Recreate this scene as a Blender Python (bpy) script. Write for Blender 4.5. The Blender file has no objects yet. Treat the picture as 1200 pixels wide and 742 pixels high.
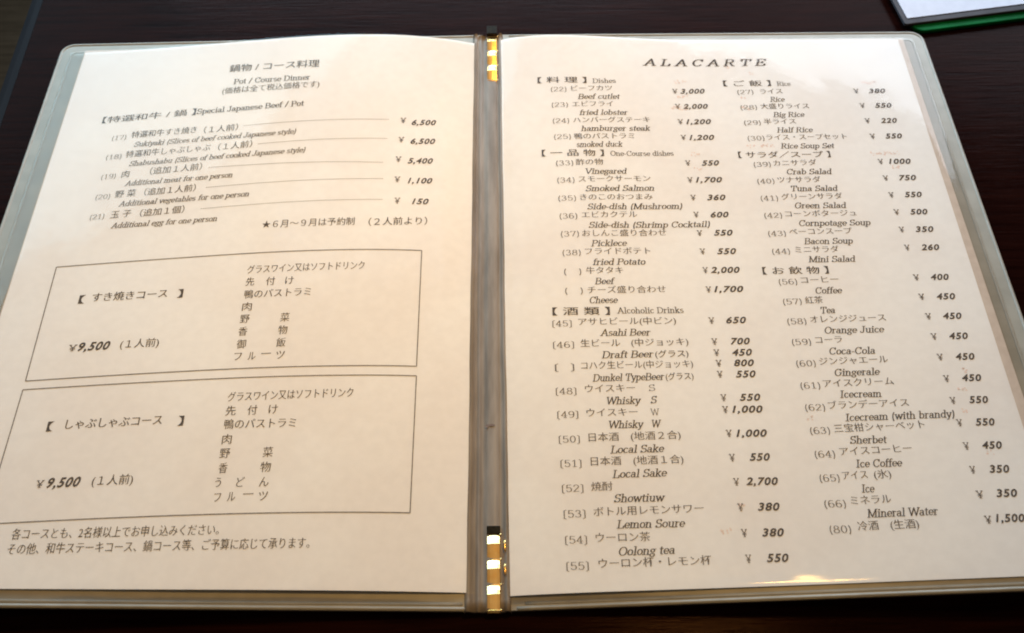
import bpy, bmesh, math, random
from mathutils import Vector, Matrix, noise

random.seed(7)
scene = bpy.context.scene
COL = scene.collection

# ------------------------------------------------------------------ camera, world, lamps, exposure
cam_data = bpy.data.cameras.new('camera')
cam = bpy.data.objects.new('camera', cam_data)
COL.objects.link(cam)
cam_data.sensor_width = 36.0
cam_data.lens = 37.51
cam_data.clip_start = 0.01
cam_data.clip_end = 50.0
cam.matrix_world = Matrix((
    (0.99987473, 0.01568187, 0.00214391, 0.00964413),
    (-0.01193817, 0.83614658, -0.54837613, -0.28627722),
    (-0.01039219, 0.54828184, 0.83622905, 0.40857215),
    (0, 0, 0, 1)))
cam_data.dof.use_dof = True
cam_data.dof.focus_distance = 0.47
cam_data.dof.aperture_fstop = 16.0
scene.camera = cam

world = bpy.data.worlds.new('World')
scene.world = world
world.use_nodes = True
bg = world.node_tree.nodes['Background']
# a dim room whose ceiling catches the lamp light
wn, wl = world.node_tree.nodes, world.node_tree.links
w_tc = wn.new('ShaderNodeTexCoord')
w_sep = wn.new('ShaderNodeSeparateXYZ')
w_ramp = wn.new('ShaderNodeValToRGB')
w_ramp.color_ramp.elements[0].position = 0.62
w_ramp.color_ramp.elements[0].color = (.03, .026, .023, 1)
w_ramp.color_ramp.elements[1].position = 0.93
w_ramp.color_ramp.elements[1].color = (.46, .34, .22, 1)
wl.new(w_tc.outputs['Generated'], w_sep.inputs['Vector'])
wl.new(w_sep.outputs['Z'], w_ramp.inputs['Fac'])
wl.new(w_ramp.outputs['Color'], bg.inputs['Color'])
bg.inputs['Strength'].default_value = 1.0


def area_light(name, loc, target, sx, sy, power, color):
    d = bpy.data.lights.new(name, 'AREA')
    d.shape = 'RECTANGLE'
    d.size, d.size_y = sx, sy
    d.energy = power
    d.color = color
    o = bpy.data.objects.new(name, d)
    COL.objects.link(o)
    o.location = loc
    o.rotation_euler = (Vector(target) - Vector(loc)).to_track_quat('-Z', 'Y').to_euler()
    return o


area_light('window_left', (-0.35, 0.85, 0.5), (0.0, 0.1, 0), 1.2, 0.45, 9.4, (0.42, 0.80, 1.0))
area_light('cool_fill_low', (0.1, 0.55, 0.22), (0.0, 0.15, 0), 0.9, 0.2, 4.9, (0.76, 0.87, 1.0))  # added unseen fill, set low so the pages brighten towards their top
area_light('cool_fill_high', (-0.1, 0.9, 1.1), (-0.05, 0.1, 0), 0.6, 0.4, 1.0, (0.10, 0.50, 1.0))  # weak blue fill added overhead to cool the page tones, no real window
lamp = area_light('room_lamp', (0.24, 0.10, 1.0), (-0.06, 0.05, 0), 0.11, 0.09, 0.50, (1.0, 0.56, 0.14))
lamp.data.spread = math.radians(50)

scene.view_settings.view_transform = 'Standard'
scene.view_settings.look = 'None'
scene.view_settings.exposure = 0.09
scene.view_settings.gamma = 1.0
scene.view_settings.use_curve_mapping = False
scene.render.engine = 'CYCLES'
scene.cycles.filter_width = 1.9
scene.cycles.use_denoising = True
scene.cycles.denoising_prefilter = 'ACCURATE'
scene.cycles.max_bounces = 10
scene.cycles.transparent_max_bounces = 16
scene.cycles.sample_clamp_indirect = 6.0


# ------------------------------------------------------------------ helpers
def prop(o, label=None, cat=None, group=None, kind=None):
    if label: o['label'] = label
    if cat: o['category'] = cat
    if group: o['group'] = group
    if kind: o['kind'] = kind
    return o


def empty(name, loc=(0, 0, 0), rz=0.0):
    o = bpy.data.objects.new(name, None)
    o.empty_display_size = 0.02
    COL.objects.link(o)
    o.location = loc
    o.rotation_euler = (0, 0, rz)
    return o


def mesh_obj(name, verts, faces, mat, parent=None, smooth=False):
    me = bpy.data.meshes.new(name)
    me.from_pydata([tuple(v) for v in verts], [], faces)
    me.update()
    me.materials.append(mat)
    if smooth:
        for p in me.polygons: p.use_smooth = True
    o = bpy.data.objects.new(name, me)
    COL.objects.link(o)
    if parent is not None: o.parent = parent
    return o


def node_mat(name):
    m = bpy.data.materials.new(name)
    m.use_nodes = True
    nt = m.node_tree
    return m, nt, nt.nodes, nt.links, nt.nodes['Principled BSDF']


def set_in(b, **kw):
    for k, v in kw.items():
        k = k.replace('_', ' ')
        if isinstance(v, tuple) and len(v) == 3: v = v + (1,)
        b.inputs[k].default_value = v


# ------------------------------------------------------------------ materials
def noise_color(nt, b, ca, cb, scale, detail=4.0, stretch=(1, 1, 1), lo=.35, hi=.65):
    n, l = nt.nodes, nt.links
    tc = n.new('ShaderNodeTexCoord')
    mp = n.new('ShaderNodeMapping')
    mp.inputs['Scale'].default_value = stretch
    nz = n.new('ShaderNodeTexNoise')
    nz.inputs['Scale'].default_value = scale
    nz.inputs['Detail'].default_value = detail
    cr = n.new('ShaderNodeValToRGB')
    cr.color_ramp.elements[0].position = lo
    cr.color_ramp.elements[1].position = hi
    cr.color_ramp.elements[0].color = ca + (1,)
    cr.color_ramp.elements[1].color = cb + (1,)
    l.new(tc.outputs['Object'], mp.inputs['Vector'])
    l.new(mp.outputs['Vector'], nz.inputs['Vector'])
    l.new(nz.outputs['Fac'], cr.inputs['Fac'])
    l.new(cr.outputs['Color'], b.inputs['Base Color'])
    return nz


def add_bump(nt, b, src, strength, dist):
    bp = nt.nodes.new('ShaderNodeBump')
    bp.inputs['Strength'].default_value = strength
    bp.inputs['Distance'].default_value = dist
    nt.links.new(src, bp.inputs['Height'])
    nt.links.new(bp.outputs['Normal'], b.inputs['Normal'])
    return bp


M = {}
m, nt, n, l, b = node_mat('paper'); M['paper'] = m
nz = noise_color(nt, b, (.82, .835, .87), (.85, .865, .90), 260.0, 5.0)
tone = n.new('ShaderNodeTexNoise'); tone.inputs['Scale'].default_value = 16.0; tone.inputs['Detail'].default_value = 4.0
tr = n.new('ShaderNodeValToRGB')
tr.color_ramp.elements[0].position = .38; tr.color_ramp.elements[0].color = (.965, .945, .935, 1)
tr.color_ramp.elements[1].position = .60; tr.color_ramp.elements[1].color = (1, 1, 1, 1)
mulc = n.new('ShaderNodeMix'); mulc.data_type = 'RGBA'; mulc.blend_type = 'MULTIPLY'; mulc.inputs['Factor'].default_value = 1.0
l.new(n['Texture Coordinate'].outputs['Object'], tone.inputs['Vector']); l.new(tone.outputs['Fac'], tr.inputs['Fac'])
l.new(n['Color Ramp'].outputs['Color'], mulc.inputs[6]); l.new(tr.outputs['Color'], mulc.inputs[7])
l.new(mulc.outputs[2], b.inputs['Base Color'])
set_in(b, Roughness=.9, Specular_IOR_Level=.1)
m, nt, n, l, b = node_mat('cream_paper'); M['cream'] = m
noise_color(nt, b, (.56, .49, .45), (.62, .55, .51), 200.0)
set_in(b, Roughness=.85, Specular_IOR_Level=.15)
for nm, c in (('ink', (.078, .070, .070)), ('ink_light', (.115, .105, .105)), ('rule', (.17, .165, .17))):
    m, nt, n, l, b = node_mat(nm); M[nm] = m
    noise_color(nt, b, c, tuple(x * 1.5 for x in c), 900.0)
    set_in(b, Roughness=.8, Specular_IOR_Level=.1)
m, nt, n, l, b = node_mat('pink_stain'); M['stain'] = m
noise_color(nt, b, (.80, .62, .60), (.82, .74, .72), 700.0)
set_in(b, Roughness=.9, Specular_IOR_Level=.1)

# frosted grey vinyl cover
m, nt, n, l, b = node_mat('grey_vinyl'); M['vinyl'] = m
nz = noise_color(nt, b, (.25, .235, .20), (.30, .28, .24), 90.0, 6.0)
set_in(b, Roughness=.42, Specular_IOR_Level=.35, Coat_Weight=.05, Coat_Roughness=.15)
add_bump(nt, b, nz.outputs['Fac'], .25, .0004)
m, nt, n, l, b = node_mat('vinyl_bead'); M['bead'] = m
noise_color(nt, b, (.30, .29, .26), (.35, .34, .31), 120.0)
set_in(b, Roughness=.42, Specular_IOR_Level=.35)
m, nt, n, l, b = node_mat('spine_vinyl'); M['spine'] = m
nz = noise_color(nt, b, (.175, .148, .125), (.27, .235, .205), 60.0, 6.0, (4, .6, 1))
set_in(b, Roughness=.42, Specular_IOR_Level=.2)
add_bump(nt, b, nz.outputs['Fac'], .3, .0004)
m, nt, n, l, b = node_mat('scuff'); M['scuff'] = m
noise_color(nt, b, (.10, .062, .055), (.17, .12, .10), 900.0)
set_in(b, Roughness=.6)

# clear pocket film: see-through with a fresnel gloss
def film(name, rough, tint, gain):
    m, nt, n, l, b = node_mat(name)
    n.remove(b)
    out = n['Material Output']
    tr = n.new('ShaderNodeBsdfTransparent'); tr.inputs['Color'].default_value = tint + (1,)
    gl = n.new('ShaderNodeBsdfGlossy'); gl.inputs['Roughness'].default_value = rough
    fr = n.new('ShaderNodeFresnel'); fr.inputs['IOR'].default_value = 1.5
    mu = n.new('ShaderNodeMath'); mu.operation = 'MULTIPLY'; mu.inputs[1].default_value = gain; mu.use_clamp = True
    mx = n.new('ShaderNodeMixShader')
    tc = n.new('ShaderNodeTexCoord')
    nz = n.new('ShaderNodeTexNoise'); nz.inputs['Scale'].default_value = 45.0; nz.inputs['Detail'].default_value = 3.0
    bp = n.new('ShaderNodeBump'); bp.inputs['Strength'].default_value = .22; bp.inputs['Distance'].default_value = .0008
    l.new(tc.outputs['Object'], nz.inputs['Vector']); l.new(nz.outputs['Fac'], bp.inputs['Height'])
    l.new(bp.outputs['Normal'], gl.inputs['Normal']); l.new(bp.outputs['Normal'], fr.inputs['Normal'])
    l.new(fr.outputs['Fac'], mu.inputs[0]); l.new(mu.outputs['Value'], mx.inputs['Fac'])
    l.new(tr.outputs['BSDF'], mx.inputs[1]); l.new(gl.outputs['BSDF'], mx.inputs[2])
    l.new(mx.outputs['Shader'], out.inputs['Surface'])
    return m
M['film'] = film('clear_film', .085, (.985, .985, .98), 0.45)

m, nt, n, l, b = node_mat('polished_gold'); M['gold'] = m
nz = noise_color(nt, b, (.93, .58, .20), (.98, .68, .28), 400.0)
set_in(b, Metallic=1.0, Roughness=.27)
m, nt, n, l, b = node_mat('dark_slot'); M['slot'] = m
noise_color(nt, b, (.012, .010, .007), (.022, .018, .012), 500.0)
set_in(b, Roughness=.3, IOR=1.1)

# dark open-grained wood
def wood(name, ca, cb, rough, coat, bump=.16):
    m, nt, n, l, b = node_mat(name)
    nz = noise_color(nt, b, ca, cb, 9.0, 9.0, (2.2, 34.0, 1.0), .32, .7)
    nz.inputs['Roughness'].default_value = .68
    nz.inputs['Distortion'].default_value = .35
    tc = n.new('ShaderNodeTexCoord')
    mp = n.new('ShaderNodeMapping'); mp.inputs['Scale'].default_value = (60.0, 900.0, 1.0)
    pore = n.new('ShaderNodeTexNoise'); pore.inputs['Scale'].default_value = 1.0; pore.inputs['Detail'].default_value = 3.0
    l.new(tc.outputs['Object'], mp.inputs['Vector']); l.new(mp.outputs['Vector'], pore.inputs['Vector'])
    add = n.new('ShaderNodeMath'); add.operation = 'ADD'
    l.new(nz.outputs['Fac'], add.inputs[0]); l.new(pore.outputs['Fac'], add.inputs[1])
    add_bump(nt, b, add.outputs['Value'], bump, .0005)
    mr = n.new('ShaderNodeMapRange')
    mr.inputs['To Min'].default_value = rough - .04; mr.inputs['To Max'].default_value = rough + .06
    l.new(pore.outputs['Fac'], mr.inputs['Value']); l.new(mr.outputs['Result'], b.inputs['Roughness'])
    set_in(b, Specular_IOR_Level=.5, IOR=coat, Specular_Tint=(1.0, .68, .60))
    return m
M['table'] = wood('dark_table_wood', (.0045, .0011, .0009), (.0150, .0040, .0030), .16, 1.06, .2)
M['floor'] = wood('brown_floor_wood', (.030, .019, .012), (.075, .048, .031), .5, 1.06)
m, nt, n, l, b = node_mat('table_edge'); M['edge'] = m
noise_color(nt, b, (.012, .012, .015), (.018, .018, .022), 60.0, 5.0, (1, .1, 1))
set_in(b, Roughness=.5, IOR=1.08)
m, nt, n, l, b = node_mat('green_vinyl'); M['green'] = m
noise_color(nt, b, (.001, .085, .022), (.002, .12, .032), 80.0)
set_in(b, Roughness=.5, Specular_IOR_Level=.03)
m, nt, n, l, b = node_mat('smoky_vinyl'); M['smoky'] = m
noise_color(nt, b, (.05, .047, .053), (.07, .065, .074), 80.0)
set_in(b, Roughness=.45, IOR=1.12)
m, nt, n, l, b = node_mat('shaded_white_paper'); M['white'] = m
noise_color(nt, b, (.47, .475, .56), (.51, .515, .60), 200.0)  # white sheet with its shade put into the colour, darker and bluer
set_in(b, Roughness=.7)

# ------------------------------------------------------------------ the lie of the opened menu (metres)
W, H = .232, .312                      # one cover: width from the spine, height
Z_TL, Z_TR, Z_BL, Z_BR, Z_ST, Z_SB = .00915, .00839, .02026, .02101, .01114, .0035
LB = [(0, 0), (.009, .10), (.022, .45), (.045, .86), (.07, 1), (.10, .92), (.15, .48), (.195, .1), (.215, 0), (.24, 0)]
RB = [(0, 0), (.004, .25), (.014, .72), (.03, 1), (.05, .85), (.075, .4), (.1, .12), (.13, 0), (.24, 0)]


def hermite(u, pts):
    xs = [q[0] for q in pts]; ys = [q[1] for q in pts]
    u = min(max(u, xs[0]), xs[-1])
    for i in range(len(xs) - 1):
        if u <= xs[i + 1]: break
    def sl(k):
        if k == 0: return (ys[1] - ys[0]) / (xs[1] - xs[0])
        if k == len(xs) - 1: return (ys[-1] - ys[-2]) / (xs[-1] - xs[-2])
        return (ys[k + 1] - ys[k - 1]) / (xs[k + 1] - xs[k - 1])
    h = xs[i + 1] - xs[i]; t = (u - xs[i]) / h
    return ((2*t**3 - 3*t*t + 1) * ys[i] + (t**3 - 2*t*t + t) * h * sl(i)
            + (-2*t**3 + 3*t*t) * ys[i + 1] + (t**3 - t*t) * h * sl(i + 1))


def cover_z(x, y):
    t = (y + H/2) / H; u = abs(x) / W
    o = (Z_TL*t + Z_BL*(1-t)) if x < 0 else (Z_TR*t + Z_BR*(1-t))
    return o*u + (Z_ST*t + Z_SB*(1-t)) * (1-u)


def page_z(x, y):
    t = min(max((y + H/2) / H, 0), 1)
    if x < 0: bmp = hermite(-x, LB) * (.0015 + .0075 * t**1.2)
    else: bmp = hermite(x, RB) * (.0012 + .0035 * t)
    return cover_z(x, y) + .0008 + bmp


def lin(a, b, k): return [a + (b - a) * i / (k - 1) for i in range(k)]


def slab(name, xs, yfun, ny, zfun, thick, mat, parent, skew=None):
    """A sheet with thickness: columns at xs, rows spread between yfun(x), draped on zfun."""
    v, f = [], []
    nx = len(xs)
    for x in xs:
        y0, y1 = yfun(x)
        for j in range(ny):
            y = y0 + (y1 - y0) * j / (ny - 1)
            X, Y = skew(x, y) if skew else (x, y)
            v.append((X, Y, zfun(X, Y)))
    n0 = len(v)
    v += [(a, b_, c - thick) for a, b_, c in v[:n0]]
    ix = lambda i, j: i * ny + j
    for i in range(nx - 1):
        for j in range(ny - 1):
            f.append((ix(i, j), ix(i+1, j), ix(i+1, j+1), ix(i, j+1)))
            f.append((n0+ix(i, j), n0+ix(i, j+1), n0+ix(i+1, j+1), n0+ix(i+1, j)))
    ring = [ix(i, 0) for i in range(nx)] + [ix(nx-1, j) for j in range(1, ny)] + \
           [ix(i, ny-1) for i in range(nx-2, -1, -1)] + [ix(0, j) for j in range(ny-2, 0, -1)]
    s0, kr = len(v), len(ring)          # the sides get vertices of their own, so the top keeps its true normals
    v += [v[a] for a in ring] + [v[n0+a] for a in ring]
    for k in range(kr):
        q = (k+1) % kr
        f.append((s0+k, s0+kr+k, s0+kr+q, s0+q))
    o = mesh_obj(name, v, f, mat, parent)
    me = o.data
    top = (nx-1)*(ny-1)*2
    for p in me.polygons:
        p.use_smooth = p.index < top
    return o


def tube(name, pts, rad, mat, parent, seg=8, closed=False, squash=1.0):
    v, f = [], []
    k = len(pts)
    for i, p in enumerate(pts):
        a = pts[i-1] if (i > 0 or closed) else pts[i]
        c = pts[(i+1) % k] if (i < k-1 or closed) else pts[i]
        d = (Vector(c) - Vector(a)).normalized()
        s = d.cross(Vector((0, 0, 1))).normalized()
        up = s.cross(d)
        for q in range(seg):
            t = 2*math.pi*q/seg
            v.append(Vector(p) + s*rad*math.cos(t) + up*rad*squash*math.sin(t))
    for i in range(k if closed else k-1):
        j = (i+1) % k
        for q in range(seg):
            r = (q+1) % seg
            f.append((i*seg+q, i*seg+r, j*seg+r, j*seg+q))
    if not closed:
        f.append(tuple(range(seg-1, -1, -1))); f.append(tuple(range((k-1)*seg, k*seg)))
    return mesh_obj(name, v, f, mat, parent, True)


# ------------------------------------------------------------------ serif letterforms drawn with a broad nib
def arc(cx, cy, rx, ry, a0, a1, k=None):
    k = k or max(5, int(abs(a1-a0)/22))
    return [(cx + rx*math.cos(math.radians(a0+(a1-a0)*i/k)), cy + ry*math.sin(math.radians(a0+(a1-a0)*i/k))) for i in range(k+1)]


def G():
    g = {}
    S = lambda x, y, w=.11: [(x-w, y), (x+w, y)]
    X, C, A_, D = .47, .70, .72, -.21
    ln = lambda *p: [(p[i], p[i+1]) for i in range(0, len(p), 2)]
    o = arc(.25, X/2, .19, X/2-.01, 90, 450)
    g['a'] = (.50, [arc(.22, .33, .14, .13, 160, 0) + ln(.36, .1) + arc(.42, .08, .06, .07, 180, 300), arc(.21, .135, .15, .125, 70, 430)])
    g['b'] = (.55, [ln(.12, 0, .12, A_), arc(.29, X/2, .18, X/2-.01, 130, -140), S(.07, A_, .07)])
    g['c'] = (.47, [arc(.25, X/2, .19, X/2-.01, 45, 315)])
    g['d'] = (.55, [ln(.42, 0, .42, A_), arc(.25, X/2, .18, X/2-.01, 40, 320), S(.37, A_, .07), S(.47, 0, .06)])
    g['e'] = (.48, [arc(.25, X/2, .19, X/2-.01, 0, 315), ln(.06, X/2, .44, X/2)])
    g['f'] = (.34, [ln(.15, 0, .15, .56) + arc(.26, .57, .11, .15, 180, 45), ln(.03, X, .3, X), S(.15, 0)])
    g['g'] = (.50, [arc(.23, .32, .15, .14, 90, 450), arc(.23, -.06, .18, .13, 120, 480), ln(.36, .42, .48, .45)])
    g['h'] = (.58, [ln(.12, 0, .12, A_), arc(.28, .3, .15, .16, 170, 0) + ln(.43, 0), S(.12, 0), S(.44, 0), S(.07, A_, .07)])
    g['i'] = (.30, [ln(.15, 0, .15, X), S(.15, 0), S(.1, X, .07), arc(.15, .64, .03, .03, 0, 360, 6)])
    g['j'] = (.30, [ln(.17, X, .17, -.08) + arc(.08, -.1, .09, .1, 0, -120), S(.12, X, .07), arc(.17, .64, .03, .03, 0, 360, 6)])
    g['k'] = (.55, [ln(.12, 0, .12, A_), ln(.12, .18, .42, X), ln(.22, .27, .46, 0), S(.12, 0), S(.45, 0, .09), S(.4, X, .08), S(.07, A_, .07)])
    g['l'] = (.30, [ln(.15, 0, .15, A_), S(.15, 0), S(.1, A_, .07)])
    g['m'] = (.86, [ln(.12, 0, .12, X), arc(.26, .31, .14, .15, 170, 0) + ln(.4, 0), arc(.56, .31, .15, .15, 170, 0) + ln(.71, 0), S(.12, 0), S(.41, 0), S(.72, 0), S(.07, X, .07)])
    g['n'] = (.58, [ln(.12, 0, .12, X), arc(.28, .3, .15, .16, 170, 0) + ln(.43, 0), S(.12, 0), S(.44, 0), S(.07, X, .07)])
    g['o'] = (.50, [o])
    g['p'] = (.55, [ln(.12, D, .12, X), arc(.29, X/2, .18, X/2-.01, 140, -140), S(.12, D), S(.07, X, .07)])
    g['q'] = (.55, [ln(.42, D, .42, X), arc(.25, X/2, .18, X/2-.01, 40, 320), S(.42, D)])
    g['r'] = (.42, [ln(.13, 0, .13, X), arc(.28, .28, .15, .17, 165, 55), S(.13, 0), S(.08, X, .07)])
    g['s'] = (.44, [arc(.22, .345, .13, .115, 35, 260) + arc(.22, .125, .15, .12, 80, -145)])
    g['t'] = (.34, [ln(.15, .62, .15, .1) + arc(.23, .1, .08, .1, 180, 310), ln(.03, X, .3, X)])
    g['u'] = (.58, [ln(.13, X, .13, .16) + arc(.28, .16, .15, .15, 180, 350), ln(.44, 0, .44, X), S(.08, X, .07), S(.39, X, .07), S(.49, 0, .06)])
    g['v'] = (.50, [ln(.06, X, .25, 0, .44, X), S(.08, X, .09), S(.42, X, .08)])
    g['w'] = (.74, [ln(.06, X, .22, 0, .37, X, .53, 0, .69, X), S(.08, X, .09), S(.67, X, .08)])
    g['x'] = (.50, [ln(.07, X, .43, 0), ln(.07, 0, .43, X), S(.08, 0), S(.42, 0), S(.08, X), S(.42, X)])
    g['y'] = (.50, [ln(.06, X, .26, 0), ln(.44, X, .22, -.13) + arc(.14, -.13, .08, .07, 0, -150), S(.08, X, .09), S(.42, X, .08)])
    g['z'] = (.46, [ln(.06, X, .4, X, .06, 0, .41, 0)])
    # capitals
    g['A'] = (.74, [ln(.08, 0, .36, C, .64, 0), ln(.19, .25, .54, .25), S(.08, 0), S(.64, 0)])
    g['B'] = (.68, [ln(.13, 0, .13, C), ln(.03, C, .36, C) + arc(.36, .53, .18, .17, 90, -90) + ln(.13, .36), ln(.36, .36) + arc(.38, .18, .22, .18, 90, -90) + ln(.03, 0)])
    g['C'] = (.70, [arc(.37, .35, .29, .35, 40, 320), ln(.6, .5, .6, .7)])
    g['D'] = (.74, [ln(.14, 0, .14, C), ln(.03, C, .35, C) + arc(.35, .35, .31, .35, 90, -90) + ln(.03, 0)])
    g['E'] = (.66, [ln(.14, 0, .14, C), ln(.03, C, .56, C, .57, .54), ln(.14, .36, .42, .36), ln(.42, .44, .42, .28), ln(.03, 0, .58, 0, .6, .18)])
    g['G'] = (.74, [arc(.37, .35, .29, .35, 45, 325) + ln(.61, .3), S(.6, .32, .1), ln(.6, .52, .6, .7)])
    g['H'] = (.80, [ln(.14, 0, .14, C), ln(.64, 0, .64, C), ln(.14, .36, .64, .36), S(.14, 0), S(.64, 0), S(.14, C), S(.64, C)])
    g['I'] = (.40, [ln(.2, 0, .2, C), S(.2, 0, .14), S(.2, C, .14)])
    g['J'] = (.52, [ln(.34, C, .34, .18) + arc(.19, .18, .15, .18, 0, -170), S(.34, C, .14)])
    g['L'] = (.64, [ln(.16, 0, .16, C), S(.16, C, .13), ln(.03, 0, .56, 0, .58, .2)])
    g['M'] = (.92, [ln(.13, 0, .13, C, .46, .02, .76, C), ln(.77, C, .77, 0), S(.13, 0), S(.77, 0, .13), S(.09, C, .08), S(.8, C, .1)])
    g['O'] = (.74, [arc(.37, .35, .3, .35, 90, 450)])
    g['P'] = (.64, [ln(.14, 0, .14, C), ln(.03, C, .35, C) + arc(.35, .52, .22, .18, 90, -90) + ln(.14, .34), S(.14, 0, .13)])
    g['R'] = (.72, [ln(.14, 0, .14, C), ln(.03, C, .35, C) + arc(.35, .53, .2, .17, 90, -90) + ln(.14, .36), ln(.36, .36, .56, .03, .68, 0), S(.14, 0, .12)])
    g['S'] = (.60, [arc(.29, .52, .2, .17, 35, 265) + arc(.3, .185, .22, .175, 85, -150), ln(.47, .55, .47, .7), ln(.08, .15, .08, 0)])
    g['T'] = (.68, [ln(.34, 0, .34, C), ln(.06, .5, .06, C, .62, C, .62, .5), S(.34, 0, .14)])
    g['V'] = (.72, [ln(.06, C, .36, 0, .66, C), S(.08, C), S(.64, C)])
    g['W'] = (1.0, [ln(.06, C, .28, 0, .5, C, .72, 0, .94, C), S(.08, C), S(.92, C)])
    # figures
    g['0'] = (.56, [arc(.28, .34, .19, .34, 90, 450)])
    g['1'] = (.56, [ln(.14, .58, .29, .68, .29, 0), S(.29, 0, .15)])
    g['2'] = (.56, [arc(.27, .49, .18, .19, 170, -20) + ln(.08, .02, .48, .02)])
    g['3'] = (.56, [arc(.26, .52, .16, .16, 160, -80) + arc(.26, .18, .2, .18, 85, -155)])
    g['4'] = (.56, [ln(.36, 0, .36, .68, .06, .2, .5, .2), S(.36, 0)])
    g['5'] = (.56, [ln(.44, .67, .14, .67, .12, .36) + arc(.27, .21, .2, .21, 120, -150)])
    g['6'] = (.56, [arc(.3, .34, .22, .34, 60, 180) + arc(.28, .2, .19, .2, 180, 540)])
    g['7'] = (.56, [ln(.08, .56, .08, .67, .48, .67, .24, 0)])
    g['8'] = (.56, [arc(.28, .51, .16, .16, 90, 450), arc(.28, .17, .2, .18, 90, 450)])
    g['9'] = (.56, [arc(.26, .34, .22, .34, -120, 0) + arc(.28, .48, .19, .2, 0, 360)])
    g['-'] = (.32, [ln(.05, .24, .27, .24)])
    g['/'] = (.40, [ln(.05, -.05, .35, .72)])
    g['('] = (.34, [arc(.34, .27, .2, .48, 120, 240)])
    g[')'] = (.34, [arc(0, .27, .2, .48, 60, -60)])
    g['〔'] = (.42, [ln(.34, .72, .2, .64, .2, -.08, .34, -.16)])
    g['〕'] = (.42, [ln(.08, .72, .22, .64, .22, -.08, .08, -.16)])
    g['¥'] = (.66, [ln(.06, .68, .32, .32, .6, .68), ln(.32, .34, .32, 0), S(.32, .3, .2), S(.32, .18, .2), S(.32, 0, .1), S(.1, .68, .1), S(.56, .68, .09)])
    g[' '] = (.30, [])
    return g


GLYPHS = G()


def ribbon(path, tv, th, out_v, out_f, ox, shear):
    """Sweep an upright elliptical nib (width tv, height th) along a path."""
    for i in range(1, len(path)-1):      # a sharp turn starts a new stroke
        ax, ay = path[i][0]-path[i-1][0], path[i][1]-path[i-1][1]
        cx, cy = path[i+1][0]-path[i][0], path[i+1][1]-path[i][1]
        la, lc = math.hypot(ax, ay), math.hypot(cx, cy)
        if la > 1e-6 and lc > 1e-6 and (ax*cx+ay*cy)/(la*lc) < .55:
            ribbon(path[:i+1], tv, th, out_v, out_f, ox, shear)
            ribbon(path[i:], tv, th, out_v, out_f, ox, shear)
            return
    closed = len(path) > 3 and abs(path[0][0]-path[-1][0]) + abs(path[0][1]-path[-1][1]) < 1e-6
    base = len(out_v); k = len(path)
    for i, (x, y) in enumerate(path):
        a = path[i-1] if i else (path[-2] if closed else path[0])
        c = path[i+1] if i < k-1 else (path[1] if closed else path[-1])
        dx, dy = c[0]-a[0], c[1]-a[1]
        d = math.hypot(dx, dy) or 1.0
        nx, ny = -dy/d, dx/d
        hw = math.hypot(tv*nx, th*ny) / 2
        ex = ey = 0.0
        if not closed and i in (0, k-1):
            s = -1 if i == 0 else 1
            e = math.hypot(tv*dx/d, th*dy/d) / 2
            ex, ey = s*dx/d*e*.6, s*dy/d*e*.6
        for sgn in (1, -1):
            px, py = x+ex+nx*hw*sgn, y+ey+ny*hw*sgn
            out_v.append((ox + px + shear*py, py))
    for i in range(k-1):
        p = base + 2*i
        out_f.append((p, p+1, p+3, p+2))


def serif_text(s, tv, th, shear, track=0.0):
    v, f = [], []
    ox = 0.0
    for ch in s:
        adv, paths = GLYPHS[ch]
        for p in paths: ribbon(p, tv, th, v, f, ox, shear)
        ox += adv + track
    return v, f


# ------------------------------------------------------------------ built-in font text, thinned across for a brush-serif look
def font_text(jobs):
    """jobs: list of (string, shear, offset, thin). Returns flat (verts, faces) per job."""
    objs = []
    for s, shear, off, thin in jobs:
        cu = bpy.data.curves.new('lettering', 'FONT')
        cu.body = s
        cu.size = 1.0
        cu.resolution_u = 3
        cu.shear = shear
        cu.offset = off
        if shear: cu.space_character = 1.12
        cu.fill_mode = 'FRONT'
        o = bpy.data.objects.new('lettering', cu)
        COL.objects.link(o)
        objs.append(o)
    bpy.context.view_layer.update()
    dg = bpy.context.evaluated_depsgraph_get()
    res = []
    for o, (s, shear, off, thin) in zip(objs, jobs):
        me = o.evaluated_get(dg).to_mesh()
        bm = bmesh.new(); bm.from_mesh(me)
        bmesh.ops.remove_doubles(bm, verts=bm.verts, dist=1e-5)
        if thin:
            mv = {}
            for e in bm.edges:
                if len(e.link_faces) != 1: continue
                fc = e.link_faces[0].calc_center_median()
                a, c = e.verts[0].co, e.verts[1].co
                d = c - a
                if d.length < 1e-7: continue
                nx, ny = -d.y/d.length, d.x/d.length
                mid = (a+c)/2
                if (fc.x-mid.x)*nx + (fc.y-mid.y)*ny > 0: nx, ny = -nx, -ny
                for q in e.verts: mv.setdefault(q, []).append(ny)
            for q, ns in mv.items():
                q.co.y -= thin * max(-1.0, min(1.0, sum(ns)/len(ns)))
        bm.verts.index_update()
        res.append(([(q.co.x, q.co.y) for q in bm.verts], [[q.index for q in fa.verts] for fa in bm.faces]))
        bm.free()
        o.evaluated_get(dg).to_mesh_clear()
    for o in objs:
        cu = o.data
        bpy.data.objects.remove(o)
        bpy.data.curves.remove(cu)
    return res


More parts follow.
